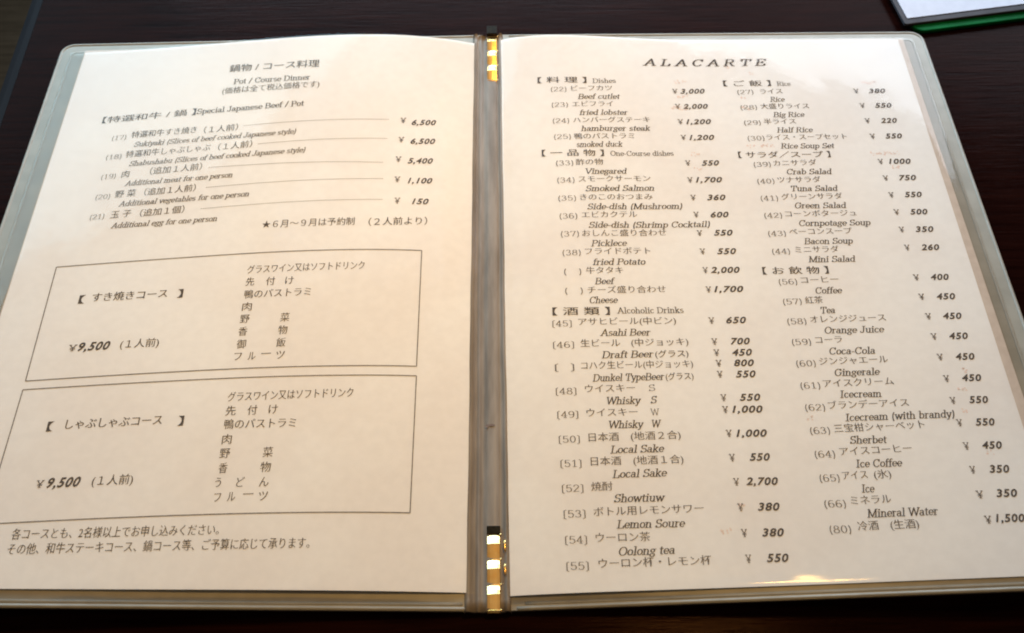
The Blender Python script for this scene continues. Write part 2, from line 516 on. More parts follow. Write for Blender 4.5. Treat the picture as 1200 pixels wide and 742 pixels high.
# style: kind, em size (mm), stem, hair / offset, shear, ink, part it belongs to
STYLES = {
    'J':  ('font', 4.3, .005, .022, .0, 'ink_light', 'item_text'),
    'K':  ('font', 5.0, .005, .021, .0, 'ink', 'item_text'),
    'K2': ('font', 5.2, .010, .022, .0, 'ink', 'heading_text'),
    'T':  ('font', 5.8, .010, .020, .0, 'ink', 'heading_text'),
    'H':  ('font', 4.6, .009, .021, .0, 'ink', 'heading_text'),
    'N':  ('serif', 4.3, .075, .035, 0, 'ink_light', 'item_text'),
    'E':  ('serif', 4.7, .115, .05, .22, 'ink', 'item_text'),
    'I':  ('serif', 4.4, .11, .05, .22, 'ink', 'item_text'),
    'R':  ('serif', 4.3, .10, .045, 0, 'ink', 'heading_text'),
    'C':  ('serif', 4.9, .12, .05, .0, 'ink', 'heading_text'),
    'TI': ('serif', 6.8, .135, .05, .25, 'ink', 'heading_text'),
    'Y':  ('serif', 4.4, .10, .06, .0, 'ink_light', 'price_text'),
    'P':  ('font', 4.6, .026, 0, .28, 'ink', 'price_text'),
    'P2': ('font', 5.9, .028, 0, .28, 'ink', 'price_text'),
}
# every line of print: words, style, start x y and end x y of its baseline in mm from the middle of the spine
RIGHT_TEXT = [
    ('ALACARTE', 'TI', 78.91, 129.56, 144.79, 129.89),
    ('【 料 理 】', 'H', 23.52, 115.09, 48.8, 115.14),
    ('Dishes', 'R', 51.89, 115.25, 63.99, 116.1),
    ('(22)', 'N', 30.25, 109.04, 38.11, 109.15),
    ('ビーフカツ', 'J', 40.63, 109.26, 61.75, 110.38),
    ('¥', 'Y', 92.77, 109.63, 95.64, 109.67),
    ('3,000', 'P', 96.95, 109.53, 109.64, 109.74),
    ('Beef cutlet', 'E', 43.67, 103.86, 65.57, 104.93),
    ('(23)', 'N', 30.34, 98.38, 38.45, 98.48),
    ('エビフライ', 'J', 40.72, 98.42, 61.6, 99.4),
    ('¥', 'Y', 93.18, 98.95, 96.01, 98.98),
    ('2,000', 'P', 97.31, 98.84, 110.06, 98.99),
    ('fried lobster', 'E', 43.93, 92.98, 68.85, 94.06),
    ('(24)', 'N', 30.54, 87.66, 38.66, 87.73),
    ('ハンバーグステーキ', 'J', 40.69, 87.66, 79.63, 89.31),
    ('¥', 'Y', 93.56, 88.36, 96.36, 88.37),
    ('1,200', 'P', 97.75, 88.23, 110.46, 88.32),
    ('hamburger steak', 'E', 44.19, 82.33, 79.37, 83.68),
    ('(25)', 'N', 30.83, 77.15, 39.08, 77.21),
    ('鴨のパストラミ', 'J', 40.87, 76.86, 70.91, 78.07),
    ('¥', 'Y', 94.01, 77.7, 96.78, 77.7),
    ('1,200', 'P', 98.26, 77.55, 110.82, 77.59),
    ('smoked duck', 'E', 41.71, 71.88, 64.68, 72.67),
    ('【 一 品 物 】', 'H', 24.41, 66.3, 54.98, 66.15),
    ('One-Course dishes', 'R', 58.15, 66.51, 89.4, 67.26),
    ('(33)', 'N', 31.21, 60.25, 39.53, 60.28),
    ('酢の物', 'J', 40.88, 60.33, 54.24, 60.7),
    ('¥', 'Y', 94.55, 60.89, 97.26, 60.87),
    ('550', 'P', 102.57, 60.68, 111.24, 60.68),
    ('Vinegared', 'E', 45.3, 54.85, 65.58, 55.32),
    ('(34)', 'N', 31.46, 49.64, 39.69, 49.66),
    ('スモークサーモン', 'J', 41.65, 49.69, 76.64, 50.68),
    ('¥', 'Y', 94.48, 50.0, 97.16, 49.98),
    ('1,700', 'P', 98.5, 49.96, 111.4, 49.87),
    ('Smoked Salmon', 'E', 44.78, 44.19, 78.02, 44.97),
    ('(35)', 'N', 31.59, 38.62, 39.93, 38.62),
    ('きのこのおつまみ', 'J', 41.97, 38.64, 76.72, 39.32),
    ('¥', 'Y', 94.88, 38.96, 97.53, 38.93),
    ('360', 'P', 102.72, 38.84, 111.68, 38.77),
    ('Side-dish (Mushroom)', 'E', 45.06, 33.25, 90.48, 33.79),
    ('(36)', 'N', 31.82, 27.96, 40.07, 27.95),
    ('エビカクテル', 'J', 42.19, 28.09, 68.55, 28.57),
    ('¥', 'Y', 95.21, 28.57, 97.83, 28.52),
    ('600', 'P', 103.25, 28.28, 111.89, 28.19),
    ('Side-dish (Shrimp Cocktail)', 'E', 45.22, 22.43, 102.4, 22.67),
    ('(37)', 'N', 32.04, 17.54, 40.4, 17.51),
    ('おしんこ盛り合わせ', 'J', 41.98, 17.28, 81.4, 17.71),
    ('¥', 'Y', 95.64, 17.51, 98.22, 17.46),
    ('550', 'P', 103.5, 17.46, 112.43, 17.34),
    ('Picklece', 'E', 45.67, 11.73, 62.52, 11.92),
    ('(38)', 'N', 32.44, 6.85, 40.7, 6.81),
    ('フライドポテト', 'J', 42.77, 6.93, 73.05, 7.18),
    ('¥', 'Y', 95.88, 6.85, 98.43, 6.79),
    ('550', 'P', 103.72, 6.65, 112.63, 6.51),
    ('fried Potato', 'E', 45.91, 1.14, 70.31, 1.27),
    ('(   )', 'N', 32.73, -3.71, 40.5, -3.76),
    ('牛タタキ', 'J', 42.74, -3.76, 59.67, -3.72),
    ('¥', 'Y', 95.98, -3.81, 98.5, -3.87),
    ('2,000', 'P', 99.56, -3.9, 112.91, -4.2),
    ('Beef', 'E', 46.33, -9.44, 55.7, -9.45),
    ('(   )', 'N', 32.81, -14.14, 40.69, -14.21),
    ('チーズ盛り合わせ', 'J', 42.89, -14.45, 78.21, -14.29),
    ('¥', 'Y', 96.24, -14.57, 98.72, -14.64),
    ('1,700', 'P', 99.88, -14.56, 113.15, -14.88),
    ('Cheese', 'E', 43.59, -19.6, 56.19, -19.71),
    ('【 酒 類 】', 'H', 26.69, -25.48, 52.27, -25.98),
    ('Alcoholic Drinks', 'R', 55.45, -25.25, 85.08, -25.34),
    ('〔45〕', 'N', 26.5, -31.23, 34.98, -31.45),
    ('アサヒビール(中ビン)', 'J', 38.0, -31.2, 81.2, -31.23),
    ('¥', 'Y', 95.6, -31.27, 98.22, -31.35),
    ('650', 'P', 103.28, -31.41, 112.17, -31.61),
    ('Asahi Beer', 'E', 47.12, -36.73, 69.61, -36.88),
    ('〔46〕', 'N', 26.43, -42.12, 35.55, -42.35),
    ('生ビール', 'J', 38.44, -42.23, 55.74, -42.35),
    ('¥', 'Y', 95.66, -42.25, 98.24, -42.33),
    ('700', 'P', 103.79, -42.42, 112.37, -42.63),
    ('Draft Beer(グラス)', 'E', 47.23, -48.06, 84.96, -47.9),
    ('(中ジョッキ)', 'J', 60.59, -42.32, 85.53, -42.28),
    ('¥', 'Y', 95.93, -47.91, 98.5, -48.0),
    ('450', 'P', 103.81, -48.19, 112.52, -48.3),
    ('〔  〕', 'N', 26.9, -53.3, 35.16, -53.51),
    ('コハク生ビール(中ジョッキ)', 'J', 38.2, -53.39, 86.4, -53.51),
    ('¥', 'Y', 96.23, -53.29, 98.78, -53.38),
    ('800', 'P', 103.97, -53.46, 112.61, -53.68),
    ('Dunkel TypeBeer(グラス)', 'E', 42.75, -59.39, 85.99, -59.2),
    ('¥', 'Y', 96.13, -58.8, 98.57, -58.88),
    ('550', 'P', 103.99, -59.08, 112.58, -59.2),
    ('〔48〕', 'N', 26.87, -65.0, 35.56, -65.22),
    ('ウイスキー', 'J', 39.3, -64.73, 60.6, -64.81),
    ('¥', 'Y', 96.31, -70.22, 98.81, -70.31),
    ('550', 'P', 104.16, -70.41, 112.96, -70.66),
    ('Whisky', 'E', 48.21, -70.51, 62.78, -70.57),
    ('S', 'N', 66.51, -64.62, 69.14, -64.57),
    ('S', 'E', 66.66, -70.46, 69.55, -70.42),
    ('〔49〕', 'N', 27.12, -76.1, 35.88, -76.32),
    ('ウイスキー', 'J', 39.38, -76.15, 60.82, -76.28),
    ('¥', 'Y', 96.35, -75.92, 98.83, -76.01),
    ('1,000', 'P', 100.34, -75.96, 113.14, -76.37),
    ('Whisky', 'E', 48.43, -81.7, 63.07, -81.8),
    ('W', 'N', 66.19, -76.2, 69.95, -76.19),
    ('W', 'E', 66.36, -81.78, 70.44, -81.79),
    ('〔50〕', 'N', 27.34, -87.51, 35.99, -87.72),
    ('日本酒', 'J', 39.7, -87.56, 52.22, -87.59),
    ('¥', 'Y', 96.5, -87.07, 98.94, -87.17),
    ('1,000', 'P', 100.6, -87.23, 113.29, -87.64),
    ('Local Sake', 'E', 48.18, -93.15, 70.49, -93.11),
    ('(地酒２合)', 'J', 57.16, -87.53, 77.77, -87.41),
    ('〔51〕', 'N', 27.66, -98.43, 36.19, -98.63),
    ('日本酒', 'J', 40.03, -98.39, 52.46, -98.44),
    ('¥', 'Y', 96.46, -98.12, 98.86, -98.21),
    ('550', 'P', 104.63, -98.24, 112.94, -98.49),
    ('Local Sake', 'E', 48.38, -104.04, 70.65, -103.95),
    ('(地酒１合)', 'J', 57.42, -98.49, 77.83, -98.42),
    ('〔52〕', 'N', 27.87, -109.34, 36.45, -109.53),
    ('焼酎', 'J', 39.63, -109.47, 48.21, -109.5),
    ('¥', 'Y', 96.84, -108.87, 99.21, -108.97),
    ('2,700', 'P', 101.77, -108.88, 114.59, -109.31),
    ('Showtiuw', 'E', 48.41, -114.54, 69.0, -114.72),
    ('〔53〕', 'N', 28.14, -120.24, 36.78, -120.43),
    ('ボトル用レモンサワー', 'J', 40.01, -120.29, 83.69, -120.02),
    ('¥', 'Y', 97.14, -119.88, 99.47, -119.97),
    ('380', 'P', 104.9, -120.01, 113.63, -120.27),
    ('Lemon Soure', 'E', 48.73, -125.58, 75.8, -125.74),
    ('〔54〕', 'N', 28.32, -131.02, 36.85, -131.2),
    ('ウーロン茶', 'J', 40.28, -130.99, 61.69, -131.28),
    ('¥', 'Y', 97.17, -130.67, 99.47, -130.75),
    ('380', 'P', 105.07, -130.8, 113.66, -131.06),
    ('Oolong tea', 'E', 49.01, -136.67, 70.6, -136.59),
    ('〔55〕', 'N', 28.41, -141.6, 36.99, -141.78),
    ('ウーロン杯・レモン杯', 'J', 40.87, -141.51, 84.44, -141.53),
    ('¥', 'Y', 97.44, -141.16, 99.71, -141.25),
    ('550', 'P', 105.4, -141.21, 113.86, -141.46),
    ('【 ご 飯 】', 'H', 119.82, 114.77, 144.44, 114.65),
    ('Rice', 'R', 147.52, 114.58, 154.7, 114.59),
    ('(27)', 'N', 126.37, 108.96, 134.5, 109.03),
    ('ライス', 'J', 138.08, 108.73, 149.63, 108.94),
    ('¥', 'Y', 186.03, 108.36, 188.86, 108.29),
    ('380', 'P', 193.66, 108.17, 202.4, 108.1),
    ('Rice', 'E', 142.21, 103.26, 149.84, 103.24),
    ('(28)', 'N', 126.57, 98.02, 134.83, 98.06),
    ('大盛りライス', 'J', 136.8, 98.23, 161.47, 97.91),
    ('¥', 'Y', 187.12, 97.82, 189.92, 97.74),
    ('550', 'P', 194.76, 97.6, 203.39, 97.51),
    ('Big Rice', 'E', 142.22, 92.4, 158.15, 92.27),
    ('(29)', 'N', 126.99, 87.3, 135.25, 87.32),
    ('半ライス', 'J', 136.99, 87.49, 153.04, 87.34),
    ('¥', 'Y', 187.56, 87.06, 190.32, 86.98),
    ('220', 'P', 195.42, 86.82, 203.73, 86.72),
    ('Half Rice', 'E', 142.45, 81.76, 160.51, 81.52),
    ('(30)', 'N', 127.38, 76.68, 135.54, 76.67),
    ('ライス・スープセット', 'J', 136.71, 76.7, 176.51, 76.2),
    ('¥', 'Y', 187.93, 76.26, 190.66, 76.17),
    ('550', 'P', 195.48, 76.01, 203.89, 75.88),
    ('Rice Soup Set', 'E', 142.71, 70.93, 169.42, 70.35),
    ('【 サラダ／スープ 】', 'H', 121.22, 65.2, 166.23, 64.33),
    ('(39)', 'N', 127.94, 59.29, 136.15, 59.25),
    ('カニサラダ', 'J', 137.52, 59.4, 158.6, 59.39),
    ('¥', 'Y', 188.4, 59.17, 191.07, 59.08),
    ('1000', 'P', 193.53, 58.99, 204.34, 58.73),
    ('Crab Salad', 'E', 143.22, 53.96, 164.99, 53.46),
    ('(40)', 'N', 128.2, 48.46, 136.3, 48.4),
    ('ツナサラダ', 'J', 137.98, 48.67, 158.74, 48.33),
    ('¥', 'Y', 188.6, 48.31, 191.24, 48.21),
    ('750', 'P', 196.03, 48.17, 204.46, 47.98),
    ('Tuna Salad', 'E', 143.58, 43.2, 165.88, 42.64),
    ('(41)', 'N', 128.32, 37.75, 136.42, 37.66),
    ('グリーンサラダ', 'J', 138.18, 37.92, 167.15, 37.49),
    ('¥', 'Y', 188.98, 37.57, 191.58, 37.46),
    ('550', 'P', 196.4, 37.4, 204.72, 37.2),
    ('Green Salad', 'E', 143.71, 32.56, 167.92, 31.88),
    ('(42)', 'N', 128.52, 27.14, 136.72, 27.05),
    ('コーンポタージュ', 'J', 138.38, 27.42, 171.64, 26.75),
    ('¥', 'Y', 189.18, 26.82, 191.75, 26.71),
    ('500', 'P', 196.61, 26.64, 204.91, 26.42),
    ('Cornpotage Soup', 'E', 143.97, 21.78, 177.04, 20.95),
    ('(43)', 'N', 128.75, 16.28, 136.84, 16.17),
    ('ベーコンスープ', 'J', 138.59, 16.65, 167.6, 16.1),
    ('¥', 'Y', 189.26, 16.2, 191.79, 16.09),
    ('350', 'P', 196.68, 16.01, 205.16, 15.77),
    ('Bacon Soup', 'E', 144.38, 11.0, 166.81, 10.44),
    ('(44)', 'N', 129.08, 5.79, 137.07, 5.67),
    ('ミニサラダ', 'J', 139.65, 5.97, 159.57, 5.63),
    ('¥', 'Y', 189.44, 5.46, 191.94, 5.35),
    ('260', 'P', 196.86, 5.26, 205.22, 5.01),
    ('Mini Salad', 'E', 144.59, 0.49, 166.06, -0.07),
    ('【 お 飲 物 】', 'H', 123.06, -5.64, 152.77, -6.29),
    ('(56)', 'N', 129.5, -11.51, 137.6, -11.65),
    ('コーヒー', 'J', 139.47, -11.34, 156.24, -11.48),
    ('¥', 'Y', 189.66, -11.66, 192.29, -11.78),
    ('400', 'P', 197.19, -11.88, 205.36, -12.14),
    ('Coffee', 'E', 144.98, -17.12, 156.76, -17.41),
    ('(57)', 'N', 129.75, -22.4, 137.84, -22.55),
    ('紅茶', 'J', 139.54, -22.48, 147.36, -22.47),
    ('¥', 'Y', 189.58, -22.42, 192.17, -22.54),
    ('450', 'P', 197.28, -22.66, 205.52, -22.92),
    ('Tea', 'E', 145.48, -27.91, 151.54, -27.96),
    ('(58)', 'N', 129.99, -33.01, 138.15, -33.18),
    ('オレンジジュース', 'J', 139.99, -32.78, 172.83, -33.15),
    ('¥', 'Y', 190.12, -33.04, 192.67, -33.16),
    ('450', 'P', 197.53, -33.27, 205.65, -33.54),
    ('Orange Juice', 'E', 145.3, -38.52, 170.88, -39.02),
    ('(59)', 'N', 130.34, -43.82, 138.39, -43.98),
    ('コーラ', 'J', 140.47, -43.61, 151.91, -43.69),
    ('¥', 'Y', 190.03, -43.7, 192.54, -43.82),
    ('450', 'P', 197.62, -43.84, 205.72, -44.11),
    ('Coca-Cola', 'E', 145.42, -49.3, 164.67, -49.76),
    ('(60)', 'N', 130.43, -54.76, 138.55, -54.94),
    ('ジンジャエール', 'J', 140.24, -54.56, 169.26, -54.62),
    ('¥', 'Y', 190.15, -54.31, 192.63, -54.43),
    ('450', 'P', 197.73, -54.46, 205.79, -54.73),
    ('Gingerale', 'E', 145.74, -60.14, 164.67, -60.38),
    ('(61)', 'N', 130.47, -65.73, 138.56, -65.91),
    ('アイスクリーム', 'J', 140.05, -65.54, 169.37, -65.55),
    ('¥', 'Y', 190.26, -65.07, 192.7, -65.19),
    ('450', 'P', 197.75, -65.11, 205.86, -65.39),
    ('Icecream', 'E', 145.86, -70.78, 162.99, -71.17),
    ('(62)', 'N', 130.7, -76.32, 138.76, -76.5),
    ('ブランデーアイス', 'J', 140.23, -76.15, 173.32, -76.16),
    ('¥', 'Y', 190.32, -75.74, 192.72, -75.85),
    ('550', 'P', 197.95, -75.8, 205.86, -76.07),
    ('Icecream (with brandy)', 'E', 146.01, -81.95, 190.58, -82.13),
    ('(63)', 'N', 130.92, -87.23, 138.86, -87.41),
    ('三宝柑シャーベット', 'J', 140.73, -87.08, 177.37, -86.7),
    ('¥', 'Y', 190.41, -86.32, 192.78, -86.44),
    ('550', 'P', 197.84, -86.38, 205.71, -86.65),
    ('Sherbet', 'E', 145.98, -92.32, 161.06, -92.73),
    ('(64)', 'N', 131.0, -98.02, 139.0, -98.2),
    ('アイスコーヒー', 'J', 141.13, -97.71, 169.87, -97.3),
    ('¥', 'Y', 190.48, -97.01, 192.82, -97.12),
    ('450', 'P', 197.8, -97.06, 205.72, -97.34),
    ('Ice Coffee', 'E', 146.33, -103.1, 164.75, -103.38),
    ('(65)', 'N', 131.16, -108.63, 138.87, -108.8),
    ('アイス', 'J', 140.21, -108.38, 150.15, -108.17),
    ('¥', 'Y', 190.32, -107.67, 192.62, -107.78),
    ('350', 'P', 197.78, -107.74, 205.73, -108.01),
    ('(氷)', 'J', 152.63, -108.38, 159.34, -108.31),
    ('Ice', 'E', 146.47, -114.05, 151.65, -114.16),
    ('(66)', 'N', 131.11, -119.8, 139.29, -119.98),
    ('ミネラル', 'J', 141.46, -119.31, 157.13, -119.06),
    ('¥', 'Y', 190.14, -118.42, 192.88, -118.54),
    ('350', 'P', 197.63, -118.28, 205.85, -118.54),
    ('Mineral Water', 'E', 146.55, -124.71, 174.02, -124.76),
    ('(80)', 'N', 131.28, -130.53, 139.33, -130.7),
    ('冷酒', 'J', 142.11, -130.08, 150.09, -129.96),
    ('¥', 'Y', 190.57, -129.1, 193.26, -129.22),
    ('1,500', 'P', 194.65, -128.71, 205.75, -129.09),
    ('(生酒)', 'J', 154.62, -130.05, 165.43, -129.95),
]
LEFT_TEXT = [
    ('鍋物 / コース料理', 'T', -136.6, 125.62, -89.2, 125.3),
    ('Pot / Course Dinner', 'C', -133.16, 116.68, -93.19, 116.72),
    ('(価格は全て税込価格です)', 'K', -138.22, 110.1, -88.03, 111.12),
    ('【特選和牛 / 鍋 】', 'K', -197.65, 94.19, -149.93, 96.59),
    ('Special Japanese Beef / Pot', 'C', -149.28, 97.13, -94.79, 98.83),
    ('(17)', 'N', -190.02, 81.88, -183.05, 82.4),
    ('特選和牛すき焼き', 'K', -180.53, 82.82, -147.6, 84.21),
    ('（１人前）', 'K', -143.91, 83.56, -126.77, 84.4),
    ('Sukiyaki (Slices of beef cooked Japanese style)', 'I', -177.96, 76.88, -97.08, 80.45),
    ('(18)', 'N', -190.39, 69.06, -182.93, 69.39),
    ('特選和牛しゃぶしゃぶ', 'K', -180.85, 69.65, -138.92, 71.93),
    ('（１人前）', 'K', -135.05, 71.67, -118.2, 72.78),
    ('Shabushabu (Slices of beef cooked Japanese style)', 'I', -177.93, 64.05, -91.32, 68.32),
    ('(19)', 'N', -190.08, 56.0, -183.2, 56.57),
    ('肉', 'K', -180.38, 56.43, -176.67, 56.78),
    ('（追加１人前）', 'K', -166.66, 57.89, -141.34, 59.59),
    ('Additional meat for one person', 'I', -177.68, 51.19, -125.4, 54.19),
    ('(20)', 'N', -190.15, 43.13, -183.36, 43.56),
    ('野 菜', 'K', -181.07, 43.81, -171.13, 44.42),
    ('（追加１人前）', 'K', -167.03, 44.58, -142.39, 46.24),
    ('Additional vegetables for one person', 'I', -178.2, 38.37, -115.88, 41.96),
    ('(21)', 'N', -190.2, 30.74, -183.63, 31.17),
    ('玉 子', 'K', -180.69, 31.05, -170.95, 31.86),
    ('（追加１個）', 'K', -166.73, 31.56, -145.87, 33.22),
    ('Additional egg for one person', 'I', -179.27, 25.05, -129.27, 27.67),
    ('¥', 'Y', -45.77, 87.34, -42.82, 87.54),
    ('6,500', 'P', -40.1, 86.26, -28.03, 87.34),
    ('¥', 'Y', -46.22, 74.8, -43.31, 74.98),
    ('6,500', 'P', -40.22, 74.11, -28.15, 75.11),
    ('¥', 'Y', -47.07, 62.37, -44.19, 62.52),
    ('5,400', 'P', -41.13, 61.66, -28.94, 62.57),
    ('¥', 'Y', -47.06, 49.93, -44.22, 50.07),
    ('1,100', 'P', -40.67, 49.43, -28.89, 50.25),
    ('¥', 'Y', -46.49, 37.14, -43.69, 37.28),
    ('150', 'P', -38.19, 37.12, -30.3, 37.59),
    ('★６月～９月は予約制', 'K', -107.52, 22.38, -64.46, 23.88),
    ('（２人前より）', 'K', -57.92, 23.52, -30.7, 25.51),
    ('【', 'K', -185.15, -17.89, -182.33, -17.71),
    ('すき焼きコース', 'K2', -179.34, -16.95, -145.82, -15.21),
    ('】', 'K', -141.37, -15.54, -138.81, -15.36),
    ('¥', 'Y', -184.03, -42.97, -180.48, -42.79),
    ('9,500', 'P2', -179.9, -42.9, -166.3, -42.19),
    ('(１人前)', 'K', -161.92, -41.92, -145.25, -41.03),
    ('グラスワイン又はソフトドリンク', 'K', -111.4, -3.11, -58.31, -0.88),
    ('先', 'K', -111.25, -9.87, -107.43, -9.6),
    ('付', 'K', -102.14, -9.7, -98.13, -9.42),
    ('け', 'K', -93.53, -9.36, -89.71, -9.16),
    ('鴨のパストラミ', 'K', -111.09, -16.66, -81.51, -15.25),
    ('肉', 'K', -111.24, -23.22, -107.0, -23.06),
    ('野', 'K', -111.38, -29.69, -107.28, -29.41),
    ('菜', 'K', -93.72, -29.0, -89.71, -28.79),
    ('香', 'K', -111.32, -36.18, -107.44, -35.9),
    ('物', 'K', -93.98, -35.57, -90.01, -35.26),
    ('御', 'K', -111.24, -42.68, -107.3, -42.39),
    ('飯', 'K', -94.15, -41.95, -90.12, -41.64),
    ('フ', 'K', -111.57, -48.76, -108.39, -48.58),
    ('ル', 'K', -105.64, -48.6, -102.45, -48.41),
    ('ー', 'K', -100.08, -47.47, -95.88, -47.28),
    ('ツ', 'K', -93.59, -48.13, -89.96, -47.82),
    ('【', 'K', -184.33, -82.28, -181.76, -82.08),
    ('しゃぶしゃぶコース', 'K2', -176.87, -81.3, -137.49, -79.15),
    ('】', 'K', -130.96, -79.77, -128.53, -79.58),
    ('¥', 'Y', -182.67, -107.54, -179.61, -107.35),
    ('9,500', 'P2', -178.31, -107.54, -165.33, -106.87),
    ('(１人前)', 'K', -160.79, -106.77, -144.65, -105.92),
    ('フ', 'K', -111.31, -113.88, -108.64, -113.69),
    ('グラスワイン又はソフトドリンク', 'K', -111.74, -68.55, -59.19, -66.07),
    ('先', 'K', -111.76, -75.18, -107.54, -74.9),
    ('付', 'K', -102.67, -74.91, -98.71, -74.61),
    ('け', 'K', -93.95, -74.41, -90.16, -74.2),
    ('鴨のパストラミ', 'K', -111.55, -81.42, -82.03, -80.48),
    ('肉', 'K', -111.51, -88.33, -107.62, -88.14),
    ('野', 'K', -111.62, -94.65, -107.51, -94.37),
    ('菜', 'K', -94.14, -94.15, -90.11, -93.85),
    ('香', 'K', -111.16, -101.26, -107.69, -100.97),
    ('物', 'K', -94.44, -100.75, -90.27, -100.45),
    ('う', 'K', -111.76, -107.48, -109.41, -107.29),
    ('ど', 'K', -103.29, -107.37, -100.09, -107.18),
    ('ん', 'K', -94.14, -107.15, -90.44, -106.85),
    ('ル', 'K', -106.13, -113.59, -102.95, -113.4),
    ('ー', 'K', -99.95, -112.48, -95.92, -112.28),
    ('ツ', 'K', -93.7, -113.27, -90.19, -112.98),
    ('各コースとも、2名様以上でお申し込みください。', 'K', -186.87, -129.55, -107.48, -127.32),
    ('その他、和牛ステーキコース、鍋コース等、ご予算に応じて承ります。', 'K', -186.94, -135.69, -71.83, -132.54),
]
LEADERS = [[-123.96, 87.23, -51.07, 89.13], [-115.16, 74.62, -51.19, 76.76], [-137.74, 60.83, -52.53, 61.61], [-137.31, 48.27, -52.03, 51.63], [-137.94, 35.25, -51.68, 39.13]]

# ------------------------------------------------------------------ table and floor
TX0 = -.257
def plank_sheet(name, x0, x1, y0, y1, z, mat, thick=.03):
    v = [(x0, y0, z), (x1, y0, z), (x1, y1, z), (x0, y1, z)]
    v += [(a, c, z-thick) for a, c, _ in v]
    f = [(0, 1, 2, 3), (7, 6, 5, 4), (0, 4, 5, 1), (1, 5, 6, 2), (2, 6, 7, 3), (3, 7, 4, 0)]
    return mesh_obj(name, v, f, mat)

table = empty('table_top')
prop(table, 'dark espresso wood table top under the opened menu', 'table', kind='structure')
o = plank_sheet('tabletop', TX0, .95, -.75, .75, 0.0, M['table']); o.parent = table
# eased lipping along the left end of the table
prof = [(TX0-.0002, .0), (TX0-.004, -.0004), (TX0-.0075, -.0016), (TX0-.009, -.0045), (TX0-.009, -.03), (TX0-.0002, -.03)]
v, f = [], []
for y in (-.75, .75):
    for x, z in prof: v.append((x, y, z))
k = len(prof)
for i in range(k): f.append((i, (i+1) % k, k+(i+1) % k, k+i))
f += [tuple(range(k-1, -1, -1)), tuple(range(k, 2*k))]
mesh_obj('edge_band', v, f, M['edge'], table)
fl = plank_sheet('floor', -1.6, 1.6, -1.2, 1.6, -.42, M['floor'], .02)
prop(fl, 'brown wooden floor seen past the end of the table', 'floor', kind='structure')

# ------------------------------------------------------------------ the menu
menu = empty('menu_folder')
prop(menu, 'open restaurant menu in grey vinyl covers with clear pockets and printed pages', 'menu')
R_C = .007


def cover_y(ax):
    d = ax - (W - R_C)
    yy = H/2 - R_C + (math.sqrt(max(0, R_C*R_C - d*d)) if d > 0 else R_C)
    return yy


for s in (-1, 1):
    xs = lin(.005, W-R_C, 60) + [W-R_C+R_C*math.sin(math.radians(a)) for a in range(9, 91, 9)]
    xs = [s*x for x in xs]
    if s < 0: xs.reverse()
    slab('cover', xs, lambda x: (-cover_y(abs(x)), cover_y(abs(x))), 80, cover_z, .0016, M['vinyl'], menu)
    # rounded bead round the welded rim, and the weld seam inside it
    def outline(inset, r, x_in, low=0.0):
        w, h = W-inset, H/2-inset
        hb = h+low
        p = []
        for x in lin(x_in, w-r, 40): p.append((x, -hb))
        for a in range(-81, 0, 9): p.append((w-r+r*math.cos(math.radians(a)), -hb+r+r*math.sin(math.radians(a))))
        for y in lin(-hb+r, h-r, 50): p.append((w, y))
        for a in range(9, 90, 9): p.append((w-r+r*math.cos(math.radians(a)), h-r+r*math.sin(math.radians(a))))
        for x in lin(w-r, x_in, 40): p.append((x, h))
        return [(s*x, y, cover_z(s*x, y)) for x, y in p]
    tube('rim_bead', [(x, y, z-.0003) for x, y, z in outline(.0008, R_C-.0008, .009)], .0008, M['bead'], menu)
    tube('weld_seam', [(x, y, z+.0001) for x, y, z in outline(.0066, .003, .012, .0040)], .0006, M['bead'], menu, squash=.25)
    # cream backing sheet showing past the page
    xo = .2205 if s > 0 else .2185
    xs = lin(.012, xo, 50); xs = [s*x for x in xs]
    if s < 0: xs.reverse()
    slab('backing_sheet', xs, lambda x: (-.1478, .1500), 60, lambda x, y: cover_z(x, y)+.0006, .0003, M['cream'], menu)

PAGES = {}
for s in (-1, 1):
    if s < 0:
        xs = lin(-.2180, -.0092, 106)
        sk = lambda x, y: (x - .0008*(y/.148) * (0 if x > -.2 else 0), y)
        o = slab('page', xs, lambda x: (-.1492, .1480), 130, page_z, .00025, M['paper'], menu)
    else:
        xs = lin(.0, 1.0, 106)
        # the right-hand sheet sits very slightly askew in its pocket
        def sk(u, y):
            t = (y+.15)/.3
            x0 = .0064*(1-t) + .0040*t
            x1 = .2160*(1-t) + .2176*t
            return x0 + (x1-x0)*u, y
        o = slab('page', xs, lambda u: (-.1508, .1497 - .0010*max(0, u-.3)), 130, page_z, .00025, M['paper'], menu, skew=sk)
    PAGES[s] = o
    o['label'] = 'page of pot and course dinners with two ruled boxes' if s < 0 else 'page headed ALACARTE with two columns of dishes and prices'

# ------------------------------------------------------------------ printing on the pages
INK_LIFT = .00013


def drape(name, polys, mat, parent, lift=INK_LIFT):
    v, f = [], []
    for pv, pf in polys:
        b0 = len(v)
        v += [(x, y, page_z(x, y)+lift) for x, y in pv]
        f += [tuple(b0+i for i in fa) for fa in pf]
    return mesh_obj(name, v, f, mat, parent)


